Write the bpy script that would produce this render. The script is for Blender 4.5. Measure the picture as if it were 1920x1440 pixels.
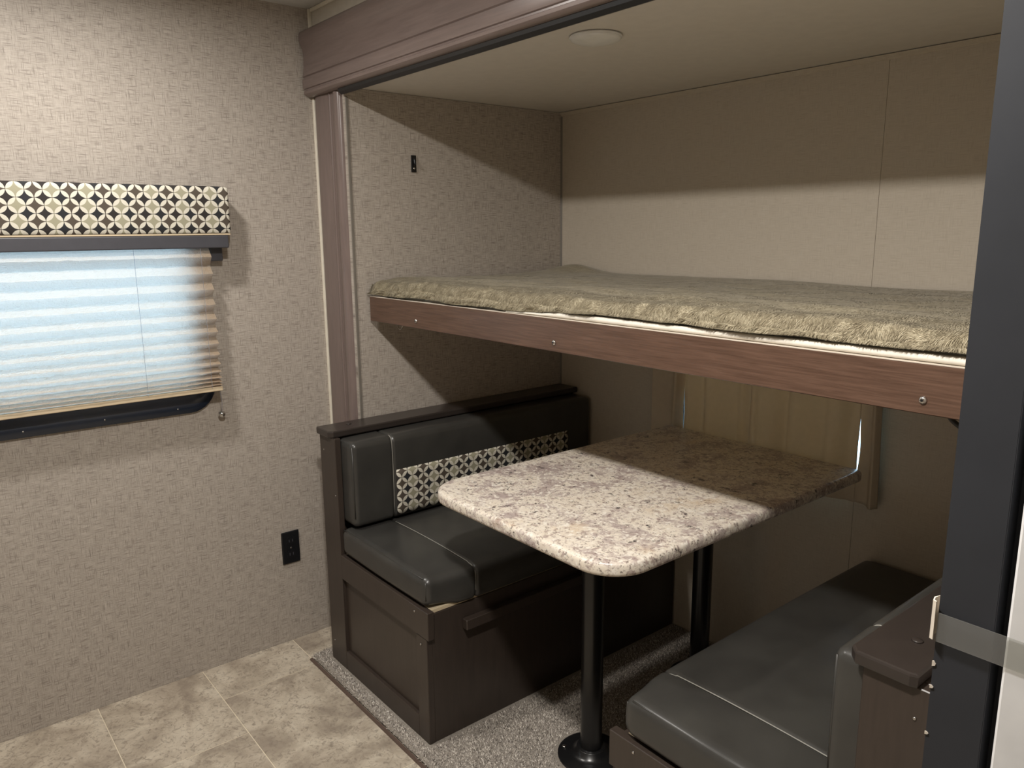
import bpy, bmesh, math, random
import numpy as np
from mathutils import Vector, Matrix

for o in list(bpy.data.objects):
    bpy.data.objects.remove(o)
S = bpy.context.scene
COL = S.collection
PI = math.pi
random.seed(4)

# ------------------------------------------------------------------ camera
# X: along the slide-out opening (0 = window wall), Y: into the slide-out, Z: up
cam_d = bpy.data.cameras.new('camera')
cam = bpy.data.objects.new('camera', cam_d)
COL.objects.link(cam)
cam_d.sensor_width = 36.0
cam_d.lens = 1441.0 / 1920.0 * 36.0
cam_d.clip_start = 0.02
RW = ((0.63210301, 0.14627613, -0.76095274),
      (0.77483058, -0.13088595, 0.61847106),
      (-0.00913047, -0.98054687, -0.19607262))      # world axes in camera terms (x right, y down, z forward)
m = Matrix([[RW[i][0], -RW[i][1], -RW[i][2], (2.406, -1.003, 1.4)[i]] for i in range(3)] + [[0, 0, 0, 1]])
cam.matrix_world = m
S.camera = cam

# ------------------------------------------------------------------ daylight, exposure
w = bpy.data.worlds.new('daylight')
S.world = w
w.use_nodes = True
wb = w.node_tree.nodes['Background']
wb.inputs[0].default_value = (0.50, 0.78, 1.0, 1)
wb.inputs[1].default_value = 4.0
S.view_settings.view_transform = 'Standard'
S.view_settings.look = 'None'
S.view_settings.gamma = 1.0
S.view_settings.use_curve_mapping = False
S.view_settings.exposure = 0.22
LAMP_COL = (1.0, 0.953, 0.89)
# ceiling lamps of the room (x, y, watts, label)
LAMPS = [(0.56, -0.66, 9.5, 'lit round ceiling light above the floor by the blind window'),
         (1.75, -0.66, 25.0, 'lit round ceiling light above the floor before the right bench')]
CEIL = 2.085

# ------------------------------------------------------------------ helpers
WO = {}          # world origin of every object (none is rotated)


def tag(o, label=None, cat=None, group=None, kind=None):
    if label: o['label'] = label
    if cat: o['category'] = cat
    if group: o['group'] = group
    if kind: o['kind'] = kind
    return o


def thing(name, loc, label, cat, group=None):
    o = bpy.data.objects.new(name, None)
    o.empty_display_size = 0.05
    COL.objects.link(o)
    o.location = loc
    WO[o] = Vector(loc)
    return tag(o, label, cat, group)


def obj(name, bm, mat, parent=None, smooth=False, origin=None):
    bmesh.ops.recalc_face_normals(bm, faces=bm.faces)
    me = bpy.data.meshes.new(name)
    cs = [v.co for v in bm.verts]
    if origin is None:
        lo = Vector([min(c[i] for c in cs) for i in range(3)])
        hi = Vector([max(c[i] for c in cs) for i in range(3)])
        origin = Vector(((lo.x + hi.x) / 2, (lo.y + hi.y) / 2, lo.z))
    origin = Vector(origin)
    bmesh.ops.translate(bm, verts=bm.verts, vec=-origin)
    if smooth:
        for f in bm.faces: f.smooth = True
    bm.to_mesh(me)
    bm.free()
    return link(name, me, mat, parent, origin)


def link(name, me, mat, parent, origin):
    if mat and not me.materials: me.materials.append(mat)
    o = bpy.data.objects.new(name, me)
    COL.objects.link(o)
    WO[o] = Vector(origin)
    if parent:
        o.parent = parent
        o.location = WO[o] - WO[parent]
    else:
        o.location = WO[o]
    return o


def dup(o, pos, parent):
    c = o.copy()
    COL.objects.link(c)
    WO[c] = Vector(pos)
    c.parent = parent
    c.location = WO[c] - WO[parent]
    return c


def auto_smooth(o, ang=35):
    me = o.data
    for p in me.polygons: p.use_smooth = True
    b = bmesh.new(); b.from_mesh(me)
    for e in b.edges:
        if len(e.link_faces) == 2 and e.calc_face_angle(0) > math.radians(ang): e.smooth = False
    b.to_mesh(me); b.free()
    return o


def box(x0, x1, y0, y1, z0, z1, bev=0.0, seg=2, bm=None):
    t = bmesh.new()
    bmesh.ops.create_cube(t, size=1.0)
    for v in t.verts:
        v.co = Vector(((x0 + x1) / 2 + v.co.x * (x1 - x0), (y0 + y1) / 2 + v.co.y * (y1 - y0), (z0 + z1) / 2 + v.co.z * (z1 - z0)))
    if bev > 0:
        bmesh.ops.bevel(t, geom=list(t.edges), offset=bev, segments=seg, affect='EDGES', profile=0.5)
    if bm is None: return t
    me = bpy.data.meshes.new('t'); t.to_mesh(me); bm.from_mesh(me); bpy.data.meshes.remove(me); t.free()
    return bm


def join(bm, t):
    me = bpy.data.meshes.new('t'); t.to_mesh(me); bm.from_mesh(me); bpy.data.meshes.remove(me); t.free()
    return bm


def prism(poly, axis, a, b, bev=0.0):
    """poly in the plane of the two other axes (order x,y,z without axis), extruded from a to b"""
    bm = bmesh.new()
    def P(p, t):
        if axis == 0: return (t, p[0], p[1])
        if axis == 1: return (p[0], t, p[1])
        return (p[0], p[1], t)
    A = [bm.verts.new(P(p, a)) for p in poly]
    B = [bm.verts.new(P(p, b)) for p in poly]
    n = len(poly)
    bm.faces.new(A); bm.faces.new(B[::-1])
    for i in range(n):
        bm.faces.new((A[i], A[(i + 1) % n], B[(i + 1) % n], B[i]))
    if bev > 0:
        es = [e for e in bm.edges if (e.verts[0] in A) == (e.verts[1] in A)]
        bmesh.ops.bevel(bm, geom=es, offset=bev, segments=2, affect='EDGES', profile=0.5)
    return bm


def rrect(x0, x1, y0, y1, r, n=8):
    if not isinstance(r, (list, tuple)): r = [r] * 4
    pts = []
    for (cx, cy, a0, rr) in ((x1 - r[0], y1 - r[0], 0, r[0]), (x0 + r[1], y1 - r[1], 90, r[1]), (x0 + r[2], y0 + r[2], 180, r[2]), (x1 - r[3], y0 + r[3], 270, r[3])):
        for k in range(n + 1):
            a = math.radians(a0 + 90 * k / n)
            pts.append((cx + rr * math.cos(a), cy + rr * math.sin(a)))
    return pts


def tube(pts, r, n=8, closed=False, bm=None, cap=True):
    if bm is None: bm = bmesh.new()
    pts = [Vector(p) for p in pts]
    rings = []
    L = len(pts)
    up = None
    for i, p in enumerate(pts):
        if closed: t = pts[(i + 1) % L] - pts[i - 1]
        else: t = pts[min(i + 1, L - 1)] - pts[max(i - 1, 0)]
        t.normalize()
        if up is None:
            up = Vector((0, 0, 1)) if abs(t.z) < 0.9 else Vector((1, 0, 0))
        s = t.cross(up)
        if s.length < 1e-5: s = t.orthogonal()
        s.normalize(); u = s.cross(t).normalized(); up = u
        rings.append([bm.verts.new(p + (s * math.cos(2 * PI * k / n) + u * math.sin(2 * PI * k / n)) * r) for k in range(n)])
    for i in range(L if closed else L - 1):
        A, B = rings[i], rings[(i + 1) % L]
        for k in range(n):
            bm.faces.new((A[k], A[(k + 1) % n], B[(k + 1) % n], B[k]))
    if not closed and cap:
        bm.faces.new(rings[0]); bm.faces.new(rings[-1][::-1])
    return bm


def lathe(prof, c, axis='z', n=24, bm=None):
    """prof: (radius, height) list"""
    if bm is None: bm = bmesh.new()
    rings = []
    for r, h in prof:
        ring = []
        for k in range(n):
            a = 2 * PI * k / n
            ca, sa = r * math.cos(a), r * math.sin(a)
            if axis == 'z': p = (c[0] + ca, c[1] + sa, c[2] + h)
            elif axis == 'y': p = (c[0] + ca, c[1] + h, c[2] + sa)
            else: p = (c[0] + h, c[1] + ca, c[2] + sa)
            ring.append(bm.verts.new(p))
        rings.append(ring)
    for A, B in zip(rings, rings[1:]):
        for k in range(n):
            bm.faces.new((A[k], A[(k + 1) % n], B[(k + 1) % n], B[k]))
    bm.faces.new(rings[0]); bm.faces.new(rings[-1][::-1])
    return bm


def band(h, r, n_in, extra=()):
    """sample positions -h..h, dense on the rounded edge of radius r"""
    ang = [math.tan(math.radians(a)) for a in (45, 34, 23, 12, 0)]
    e = [(h - r) + r * t for t in ang]
    inner = [-(h - r) + 2 * (h - r) * k / n_in for k in range(1, n_in)]
    return sorted(set(round(v, 5) for v in [-v for v in e] + inner + list(extra) + e))


def cushion(x0, x1, y0, y1, z0, z1, r, fn=None, nin=(10, 22, 4), ey=(), ex=()):
    c = Vector(((x0 + x1) / 2, (y0 + y1) / 2, (z0 + z1) / 2))
    h = Vector(((x1 - x0) / 2, (y1 - y0) / 2, (z1 - z0) / 2))
    ax = [band(h.x, r, nin[0], [e - c.x for e in ex]), band(h.y, r, nin[1], [e - c.y for e in ey]), band(h.z, r, nin[2])]
    bm = bmesh.new()
    cache = {}
    def V(p):
        k = (round(p[0], 5), round(p[1], 5), round(p[2], 5))
        if k in cache: return cache[k]
        q = Vector([max(-(h[i] - r), min(h[i] - r, p[i])) for i in range(3)])
        d = Vector(p) - q
        if d.length > 1e-9: d = d.normalized() * r
        n = d.normalized() if d.length > 0 else Vector((0, 0, 1))
        co = q + d
        if fn: co = co + fn(co + c, n)
        cache[k] = bm.verts.new(co + c)
        return cache[k]
    for i in range(3):
        a, b = [k for k in range(3) if k != i]
        for sgn in (-1, 1):
            for u0, u1 in zip(ax[a], ax[a][1:]):
                for v0, v1 in zip(ax[b], ax[b][1:]):
                    q = []
                    for (u, v) in ((u0, v0), (u1, v0), (u1, v1), (u0, v1)):
                        p = [0, 0, 0]; p[i] = sgn * h[i]; p[a] = u; p[b] = v
                        q.append(V(p))
                    if len(set(q)) == 4: bm.faces.new(q)
    return bm


def raw_mesh(name, co, faces, mat, parent, origin, cols=None, uv=None, kind=None, smooth=False):
    """co (n,3) numpy world coords; faces (m,k) numpy"""
    me = bpy.data.meshes.new(name)
    k = faces.shape[1]
    me.vertices.add(len(co)); me.vertices.foreach_set('co', (co - np.array(origin)).astype(np.float32).ravel())
    me.loops.add(faces.size); me.loops.foreach_set('vertex_index', faces.astype(np.int32).ravel())
    me.polygons.add(len(faces)); me.polygons.foreach_set('loop_start', np.arange(0, faces.size, k, dtype=np.int32))
    if smooth: me.polygons.foreach_set('use_smooth', np.ones(len(faces), dtype=bool))
    me.update(calc_edges=True)
    if cols is not None:
        at = me.attributes.new('yarn', 'FLOAT', 'POINT')
        at.data.foreach_set('value', cols.astype(np.float32))
    o = link(name, me, mat, parent, origin)
    if kind: o['kind'] = kind
    return o


# ------------------------------------------------------------------ materials
def srgb(r, g, b):
    f = lambda c: (c / 255 / 12.92) if c / 255 <= 0.04045 else ((c / 255 + 0.055) / 1.055) ** 2.4
    return (f(r), f(g), f(b), 1)


class NT:
    def __init__(s, name):
        s.m = bpy.data.materials.new(name); s.m.use_nodes = True
        s.t = s.m.node_tree; s.b = s.t.nodes['Principled BSDF']; s.out = s.t.nodes['Material Output']
    def n(s, typ, **kw):
        nd = s.t.nodes.new(typ)
        for k, v in kw.items():
            if k.startswith('i_'): nd.inputs[k[2:].replace('_', ' ')].default_value = v
            else: setattr(nd, k, v)
        return nd
    def l(s, a, b): s.t.links.new(a, b)
    def coord(s, kind='Object', scale=(1, 1, 1), rot=(0, 0, 0)):
        tc = s.n('ShaderNodeTexCoord'); mp = s.n('ShaderNodeMapping')
        mp.inputs['Scale'].default_value = scale; mp.inputs['Rotation'].default_value = rot
        s.l(tc.outputs[kind], mp.inputs['Vector'])
        return mp.outputs['Vector']
    def noise(s, vec, scale, detail=3, rough=0.5, dist=0.0):
        nd = s.n('ShaderNodeTexNoise'); nd.inputs['Scale'].default_value = scale
        nd.inputs['Detail'].default_value = detail; nd.inputs['Roughness'].default_value = rough
        nd.inputs['Distortion'].default_value = dist
        s.l(vec, nd.inputs['Vector'])
        return nd.outputs['Fac']
    def ramp(s, fac, stops, interp='LINEAR'):
        nd = s.n('ShaderNodeValToRGB'); cr = nd.color_ramp; cr.interpolation = interp
        while len(cr.elements) < len(stops): cr.elements.new(0.5)
        for e, (p, c) in zip(cr.elements, stops):
            e.position = p; e.color = c if len(c) == 4 else (*c, 1)
        s.l(fac, nd.inputs['Fac'])
        return nd.outputs['Color']
    def mix(s, fac, a, b, blend='MIX'):
        nd = s.n('ShaderNodeMix', data_type='RGBA', blend_type=blend)
        for k, v in ((0, fac), (6, a), (7, b)):
            if hasattr(v, 'node'): s.l(v, nd.inputs[k])
            else: nd.inputs[k].default_value = v
        return nd.outputs[2]
    def math(s, op, a, b=0.0, c=None):
        nd = s.n('ShaderNodeMath', operation=op)
        for k, v in ((0, a), (1, b), (2, c)):
            if v is None: continue
            if hasattr(v, 'node'): s.l(v, nd.inputs[k])
            else: nd.inputs[k].default_value = v
        return nd.outputs[0]
    def bump(s, h, strength=0.2, dist=0.001):
        nd = s.n('ShaderNodeBump'); nd.inputs['Strength'].default_value = strength; nd.inputs['Distance'].default_value = dist
        s.l(h, nd.inputs['Height']); s.l(nd.outputs['Normal'], s.b.inputs['Normal'])
    def base(s, c, rough=0.5, spec=0.5, metal=0.0):
        if hasattr(c, 'node'): s.l(c, s.b.inputs['Base Color'])
        else: s.b.inputs['Base Color'].default_value = c
        s.b.inputs['Roughness'].default_value = rough
        s.b.inputs['Specular IOR Level'].default_value = spec
        s.b.inputs['Metallic'].default_value = metal
        return s.m


M = {}


def plain(name, col, rough=0.5, spec=0.5, metal=0.0, var=0.06, vs=30):
    t = NT(name)
    f = t.noise(t.coord(), vs, 3)
    d = tuple(c * (1 - var) for c in col[:3]) + (1,); e = tuple(min(1, c * (1 + var)) for c in col[:3]) + (1,)
    c = t.ramp(f, [(0.3, d), (0.7, e)])
    M[name] = t.base(c, rough, spec, metal)
    return M[name]


def linen(name, dark, mid, light, plane, amt=1.0, rough=0.6):
    """cross-hatched linen-print wallboard; plane = index of the axis across the wall"""
    t = NT(name)
    ax = [i for i in range(3) if i != plane]
    def vec(long_axis):
        sc = [1, 1, 1]
        for i in ax: sc[i] = 28 if i == long_axis else 520
        return t.coord('Object', tuple(sc))
    a = t.noise(vec(ax[0]), 1, 2, 0.6)
    b = t.noise(vec(ax[1]), 1, 2, 0.6)
    big = t.noise(t.coord('Object', (1, 1, 1)), 14, 3)
    def thr(v, lo, hi):
        nd = t.n('ShaderNodeMapRange'); nd.inputs[1].default_value = lo; nd.inputs[2].default_value = hi
        t.l(v, nd.inputs[0]); return nd.outputs[0]
    hi_ = t.math('MAXIMUM', thr(a, .53, .66), thr(b, .55, .68))
    lo_ = t.math('MAXIMUM', thr(a, .45, .32), thr(b, .44, .31))
    c = t.mix(t.math('MULTIPLY', hi_, 0.75 * amt), mid, light)
    c = t.mix(t.math('MULTIPLY', lo_, 0.85 * amt), c, dark)
    c = t.mix(t.math('MULTIPLY', thr(big, .35, .75), .08 * amt), c, dark)
    t.bump(t.math('SUBTRACT', hi_, lo_), 0.12 * amt, 0.0006)
    M[name] = t.base(c, rough, 0.35)
    return M[name]


def wood(name, c0, c1, axis, rough=0.35, spec=0.5, gs=(10, 160), bump=.04):
    t = NT(name)
    sc = [gs[1]] * 3; sc[axis] = gs[0]
    f = t.noise(t.coord('Object', tuple(sc)), 1, 4, 0.65, 0.4)
    g = t.noise(t.coord('Object'), 5, 2)
    c = t.ramp(f, [(0.3, c0), (0.7, c1)])
    c = t.mix(t.math('MULTIPLY', g, 0.3), c, c0)
    t.bump(f, bump, 0.0005)
    M[name] = t.base(c, rough, spec)
    return M[name]


linen('linen_taupe_x', srgb(128, 119, 111), srgb(177, 168, 158), srgb(198, 190, 180), 0)
linen('linen_beige_y', srgb(176, 165, 150), srgb(196, 186, 171), srgb(208, 199, 185), 1, 0.6)
plain('fascia_cream', srgb(214, 208, 196), 0.6)
plain('ceiling_white', srgb(206, 205, 202), 0.7)
plain('slide_ceiling_grey', srgb(214, 209, 202), 0.55, 0.4, var=.03)
plain('corner_white', srgb(236, 230, 214), 0.45)
plain('corner_grey', srgb(120, 114, 106), 0.5)
plain('room_beige', srgb(186, 176, 162), 0.7)
wood('fascia_wood', srgb(114, 100, 96), srgb(130, 115, 110), 0, 0.28, 0.6, (8, 120))
wood('column_wood', srgb(114, 100, 96), srgb(130, 115, 110), 2, 0.28, 0.6, (8, 120))
wood('bench_wood', srgb(55, 47, 42), srgb(64, 55, 49), 2, 0.36, 0.5, (10, 90))
wood('board_wood', srgb(76, 56, 45), srgb(108, 83, 69), 0, 0.33, 0.5, (9, 230), .06)
plain('pale_wood', srgb(206, 190, 160), 0.6)
plain('black_metal', srgb(24, 24, 25), 0.28, 0.6)
plain('black_plastic', srgb(22, 23, 26), 0.38, 0.5)
plain('rail_grey', srgb(72, 72, 78), 0.45, 0.4)
plain('frame_navy', srgb(30, 38, 52), 0.25, 0.6)
plain('steel', srgb(205, 203, 200), 0.22, 0.5, 1.0)
plain('lamp_white', srgb(222, 222, 220), 0.35)
plain('door_white', srgb(226, 226, 226), 0.5)
plain('partition_edge', srgb(50, 52, 57), 0.55, 0.35, var=.05)
plain('chip_pale', srgb(212, 202, 188), 0.7)
plain('sheet_white', srgb(232, 226, 214), 0.8, 0.2)
plain('cord_grey', srgb(150, 150, 160), 0.6)
plain('rail_cream', srgb(214, 196, 166), 0.5)
plain('bronze_edge', srgb(92, 76, 68), 0.35, 0.5)


def leather():
    t = NT('leather_charcoal')
    v = t.coord()
    f = t.noise(v, 9, 3)
    c = t.ramp(f, [(0.3, srgb(54, 53, 51)), (0.7, srgb(65, 64, 61))])
    vo = t.n('ShaderNodeTexVoronoi'); vo.inputs['Scale'].default_value = 520
    t.l(v, vo.inputs['Vector'])
    t.bump(vo.outputs['Distance'], 0.06, 0.0006)
    r = t.n('ShaderNodeMapRange'); r.inputs[3].default_value = .27; r.inputs[4].default_value = .34
    t.l(t.noise(v, 14, 3), r.inputs[0])
    m_ = t.base(c, 0.36, 0.5)
    t.l(r.outputs[0], t.b.inputs['Roughness'])
    M['leather'] = m_
leather()
plain('thread', srgb(150, 148, 140), 0.4, 0.5)


def granite():
    t = NT('granite_laminate')
    v = t.coord()
    wob = t.n('ShaderNodeTexNoise'); wob.inputs['Scale'].default_value = 14; wob.inputs['Detail'].default_value = 3
    t.l(v, wob.inputs['Vector'])
    vm = t.n('ShaderNodeVectorMath', operation='MULTIPLY_ADD')
    t.l(wob.outputs['Color'], vm.inputs[0]); vm.inputs[1].default_value = (.03, .03, .03); t.l(v, vm.inputs[2])
    p = vm.outputs[0]
    a = t.noise(p, 13, 5, .68)
    c = t.ramp(a, [(.28, srgb(158, 142, 140)), (.43, srgb(188, 175, 168)), (.51, srgb(226, 217, 203)), (.68, srgb(220, 209, 193)), (.80, srgb(176, 160, 153))])
    b = t.noise(p, 70, 5, .7)
    c = t.mix(t.ramp(b, [(.52, (0, 0, 0)), (.60, (.8, .8, .8))]), c, srgb(160, 142, 136))
    d = t.noise(p, 36, 4, .74)
    c = t.mix(t.ramp(d, [(.61, (0, 0, 0)), (.66, (1, 1, 1))]), c, srgb(78, 72, 72))
    e = t.noise(p, 150, 3, .6)
    c = t.mix(t.ramp(e, [(.58, (0, 0, 0)), (.66, (.85, .85, .85))]), c, srgb(108, 96, 90))
    g = t.noise(p, 7, 3, .6)
    c = t.mix(t.ramp(g, [(.62, (0, 0, 0)), (.74, (.4, .4, .4))]), c, srgb(206, 178, 142))
    h = t.noise(p, 80, 4, .6)
    c = t.mix(t.ramp(h, [(.55, (0, 0, 0)), (.64, (.9, .9, .9))]), c, srgb(236, 230, 219))
    M['granite'] = t.base(c, 0.30, 0.5)
granite()


def vinyl_tile():
    t = NT('vinyl_stone_tile')
    v0 = t.coord()
    oi = t.n('ShaderNodeObjectInfo')
    vm = t.n('ShaderNodeVectorMath', operation='MULTIPLY_ADD')
    t.l(oi.outputs['Random'], vm.inputs[0]); vm.inputs[1].default_value = (31, 17, 9); t.l(v0, vm.inputs[2])
    p = vm.outputs[0]
    a = t.noise(p, 7, 6, .62, .5)
    c = t.ramp(a, [(.30, srgb(142, 130, 117)), (.46, srgb(180, 168, 151)), (.58, srgb(204, 193, 175)), (.74, srgb(216, 207, 190))])
    b = t.noise(p, 60, 4, .7, 1.2)
    c = t.mix(t.ramp(b, [(.50, (0, 0, 0)), (.64, (.7, .7, .7))]), c, srgb(134, 123, 111))
    d = t.noise(p, 4, 3, .6)
    c = t.mix(t.ramp(d, [(.55, (0, 0, 0)), (.75, (.5, .5, .5))]), c, srgb(160, 146, 132))
    t.bump(b, .05, .001)
    M['tile'] = t.base(c, 0.42, 0.4)
vinyl_tile()
plain('grout', srgb(226, 214, 192), 0.7)


def circle_print(name, o0, o1, c0, c1):
    """petal circles, 40 mm repeat, printed on fabric (UV in metres)"""
    t = NT(name)
    tc = t.n('ShaderNodeTexCoord'); sx = t.n('ShaderNodeSeparateXYZ')
    t.l(tc.outputs['UV'], sx.inputs[0])
    A = 0.04; r = 0.5
    us = t.math('DIVIDE', sx.outputs[0], A); vs = t.math('DIVIDE', sx.outputs[1], A)
    u = t.math('ABSOLUTE', t.math('SUBTRACT', t.math('FRACT', us), .5))
    v = t.math('ABSOLUTE', t.math('SUBTRACT', t.math('FRACT', vs), .5))
    def dist(a, b): return t.math('SQRT', t.math('ADD', t.math('POWER', a, 2.0), t.math('POWER', b, 2.0)))
    d1 = dist(u, v)
    d2 = dist(t.math('SUBTRACT', r, u), t.math('SUBTRACT', r, v))
    in1 = t.math('LESS_THAN', d1, r - .012); in2 = t.math('LESS_THAN', d2, r - .022)
    inn = t.math('LESS_THAN', d1, r + .0)
    petal = t.math('MULTIPLY', in1, in2)
    par = t.math('LESS_THAN', t.math('FRACT', t.math('MULTIPLY', us, .5)), .5)
    centre = t.mix(par, c0, c1)
    par2 = t.math('LESS_THAN', t.math('FRACT', t.math('ADD', t.math('MULTIPLY', us, .5), .25)), .5)
    outer = t.mix(par2, o0, o1)
    c = t.mix(in1, outer, centre)
    c = t.mix(petal, c, srgb(226, 221, 206))
    f = t.noise(t.coord('UV', (900, 900, 1)), 1, 2)
    c = t.mix(t.math('MULTIPLY', f, .25), c, srgb(60, 56, 52))
    M[name] = t.base(c, 0.75, 0.25)
circle_print('circle_print', srgb(50, 46, 45), srgb(44, 46, 50), srgb(88, 79, 70), srgb(168, 164, 141))



def translucent(name, col, tcol, share, nscale=0, bumps=0.0):
    t = NT(name)
    f = t.noise(t.coord('Object', (1, 1, 1)), 60, 3)
    c = t.ramp(f, [(.3, tuple(x * .94 for x in col[:3])), (.7, col[:3])])
    t.base(c, 0.85, 0.15)
    tr = t.n('ShaderNodeBsdfTranslucent'); tr.inputs[0].default_value = tcol
    if bumps:
        t.bump(t.noise(t.coord('Object', (60, 130, 300)), 1, 3, .6, .6), bumps, .006)
        t.l(t.b.inputs['Normal'].links[0].from_socket, tr.inputs['Normal'])
    mx = t.n('ShaderNodeMixShader'); mx.inputs[0].default_value = share
    t.l(t.b.outputs[0], mx.inputs[1]); t.l(tr.outputs[0], mx.inputs[2]); t.l(mx.outputs[0], t.out.inputs[0])
    M[name] = t.m
translucent('shade_fabric', srgb(216, 192, 164), srgb(244, 240, 236), 0.58, bumps=.8)
translucent('curtain_fabric', srgb(212, 200, 180), srgb(250, 214, 172), 0.15)


def pane():
    t = NT('window_glass')
    tr = t.n('ShaderNodeBsdfTransparent'); gl = t.n('ShaderNodeBsdfGlossy'); gl.inputs['Roughness'].default_value = .03
    fr = t.n('ShaderNodeFresnel'); fr.inputs['IOR'].default_value = 1.45
    mx = t.n('ShaderNodeMixShader')
    t.l(fr.outputs[0], mx.inputs[0]); t.l(tr.outputs[0], mx.inputs[1]); t.l(gl.outputs[0], mx.inputs[2]); t.l(mx.outputs[0], t.out.inputs[0])
    M['glass'] = t.m
    t = NT('clear_tape')
    tr = t.n('ShaderNodeBsdfTransparent'); tr.inputs[0].default_value = (.86, .86, .84, 1)
    t.base(srgb(200, 199, 196), .35, .5)
    mx = t.n('ShaderNodeMixShader'); mx.inputs[0].default_value = .16
    t.l(tr.outputs[0], mx.inputs[1]); t.l(t.b.outputs[0], mx.inputs[2]); t.l(mx.outputs[0], t.out.inputs[0])
    M['tape'] = t.m
pane()


def lit():
    t = NT('lamp_diffuser_lit')
    t.base(srgb(240, 235, 225), .5)
    t.b.inputs['Emission Color'].default_value = (*LAMP_COL, 1); t.b.inputs['Emission Strength'].default_value = 6
    M['lit'] = t.m
lit()


def yarn(name, stops, rough=.9, sheen=0.0):
    t = NT(name)
    at = t.n('ShaderNodeAttribute'); at.attribute_name = 'yarn'
    c = t.ramp(at.outputs['Fac'], stops)
    M[name] = t.base(c, rough, .15)
    t.b.inputs['Sheen Weight'].default_value = sheen
yarn('carpet_yarn', [(0, srgb(84, 77, 73)), (.3, srgb(136, 128, 121)), (.6, srgb(186, 177, 168)), (1, srgb(232, 225, 214))])
yarn('fur_strand', [(0, srgb(112, 102, 82)), (.5, srgb(158, 147, 122)), (1, srgb(206, 196, 170))], .62, .2)
plain('carpet_base', srgb(146, 139, 130), .95, .1, var=.3, vs=300)


def pelt():
    t = NT('fur_pelt')
    a = t.noise(t.coord('Object', (9, 40, 40)), 1, 4, .6, .6)
    b = t.noise(t.coord('Object', (260, 90, 120)), 1, 2, .6)
    c = t.ramp(a, [(.3, srgb(140, 130, 106)), (.7, srgb(172, 162, 136))])
    c = t.mix(t.math('MULTIPLY', b, .4), c, srgb(118, 108, 88))
    t.bump(b, .4, .002)
    M['fur_pelt'] = t.base(c, .7, .2)
    t.b.inputs['Sheen Weight'].default_value = .25
pelt()

# ------------------------------------------------------------------ room shell
XE, YB, YF, ZS = 0.20, 1.04, 0.15, 1.826      # slide end wall, slide back wall, fascia plane, slide ceiling
XR = 2.06                                     # right end wall of the slide-out
FX, FY = 4.2, -2.4                            # far sides of the room, outside the frame


def struct(name, bm, mat, label, parent=None):
    o = obj(name, bm, mat, parent)
    if not parent: tag(o, label, kind='structure')
    return o


# floor: slab (grout colour) + vinyl tiles laid in staggered rows
fl = struct('floor', box(0, FX, FY, YF, -.06, -.0012), M['grout'], 'beige stone-look vinyl tile floor with cream joints')
TW, TL, G = .308, .616, .0028
proto = {}
for i in range(-8, 2):
    y0, y1 = -.05 + TW * i, -.05 + TW * (i + 1)
    off = .20 - .205 * (i + 1)
    y0c, y1c = max(y0 + G / 2, FY), min(y1 - G / 2, YF)
    if y1c - y0c < .02: continue
    x = off - TL * 4
    while x < FX:
        a, b = max(x + G / 2, .001), min(x + TL - G / 2, FX)
        if b - a > .01:
            k = (round(b - a, 4), round(y1c - y0c, 4))
            ctr = Vector(((a + b) / 2, (y0c + y1c) / 2, -.0012))
            if k in proto: dup(proto[k], ctr, fl)
            else: proto[k] = obj('tile', box(a, b, y0c, y1c, -.0012, 0, .0005, 1), M['tile'], fl, origin=ctr)
        x += TL

# slide floor under the carpet
struct('floor_slide', box(.15, XR + .05, .152, YB + .06, -.06, -.001), M['grout'], 'floor of the slide-out under the carpet')
# window wall with its opening
WY0, WY1, WZ0, WZ1 = -1.27, -.290, .915, 1.37
b = box(-.05, 0, WY1, YF, -.06, CEIL)
box(-.05, 0, FY, WY0, -.06, CEIL, bm=b)
box(-.05, 0, WY0, WY1, -.06, WZ0, bm=b)
box(-.05, 0, WY0, WY1, WZ1, CEIL, bm=b)
struct('wall_left', b, M['linen_taupe_x'], 'taupe linen-print wall with the blind-covered window')
struct('wall_near', box(0, FX, FY - .05, FY, -.06, CEIL), M['room_beige'], 'plain beige side wall facing the slide-out')
struct('wall_right', box(FX, FX + .05, FY, YF, -.06, CEIL), M['room_beige'], 'plain beige wall beyond the partition')
struct('ceiling', box(-.05, FX + .05, FY - .05, YF + .05, CEIL, CEIL + .05), M['ceiling_white'], 'white ceiling of the main room')
# fascia wall around the slide opening
b = box(0, XR + .05, YF, YF + .05, ZS + .002, CEIL)
struct('wall_front', b, M['fascia_cream'], 'cream strip of wall above the slide-out header')
struct('wall_front_left', box(0, .149, YF, YF + .05, -.06, ZS + .002), M['fascia_cream'], 'narrow cream wall behind the dark column')
struct('wall_front_right', box(XR + .051, FX, YF, YF + .05, -.06, CEIL), M['fascia_cream'], 'cream wall right of the slide-out opening')
# slide-out box
struct('wall_slide_left', box(.15, XE, YF + .0, YB + .05, 0, ZS), M['linen_taupe_x'], 'taupe linen-print end wall above the left bench')
struct('wall_slide_right', box(XR, XR + .05, YF + .0, YB + .05, 0, ZS), M['linen_taupe_x'], 'taupe linen-print end wall behind the right bench')
struct('ceiling_slide', box(.15, XR + .05, YF + .052, YB + .05, ZS + .001, ZS + .05), M['slide_ceiling_grey'], 'pale grey ceiling of the slide-out over the bunk')
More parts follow.
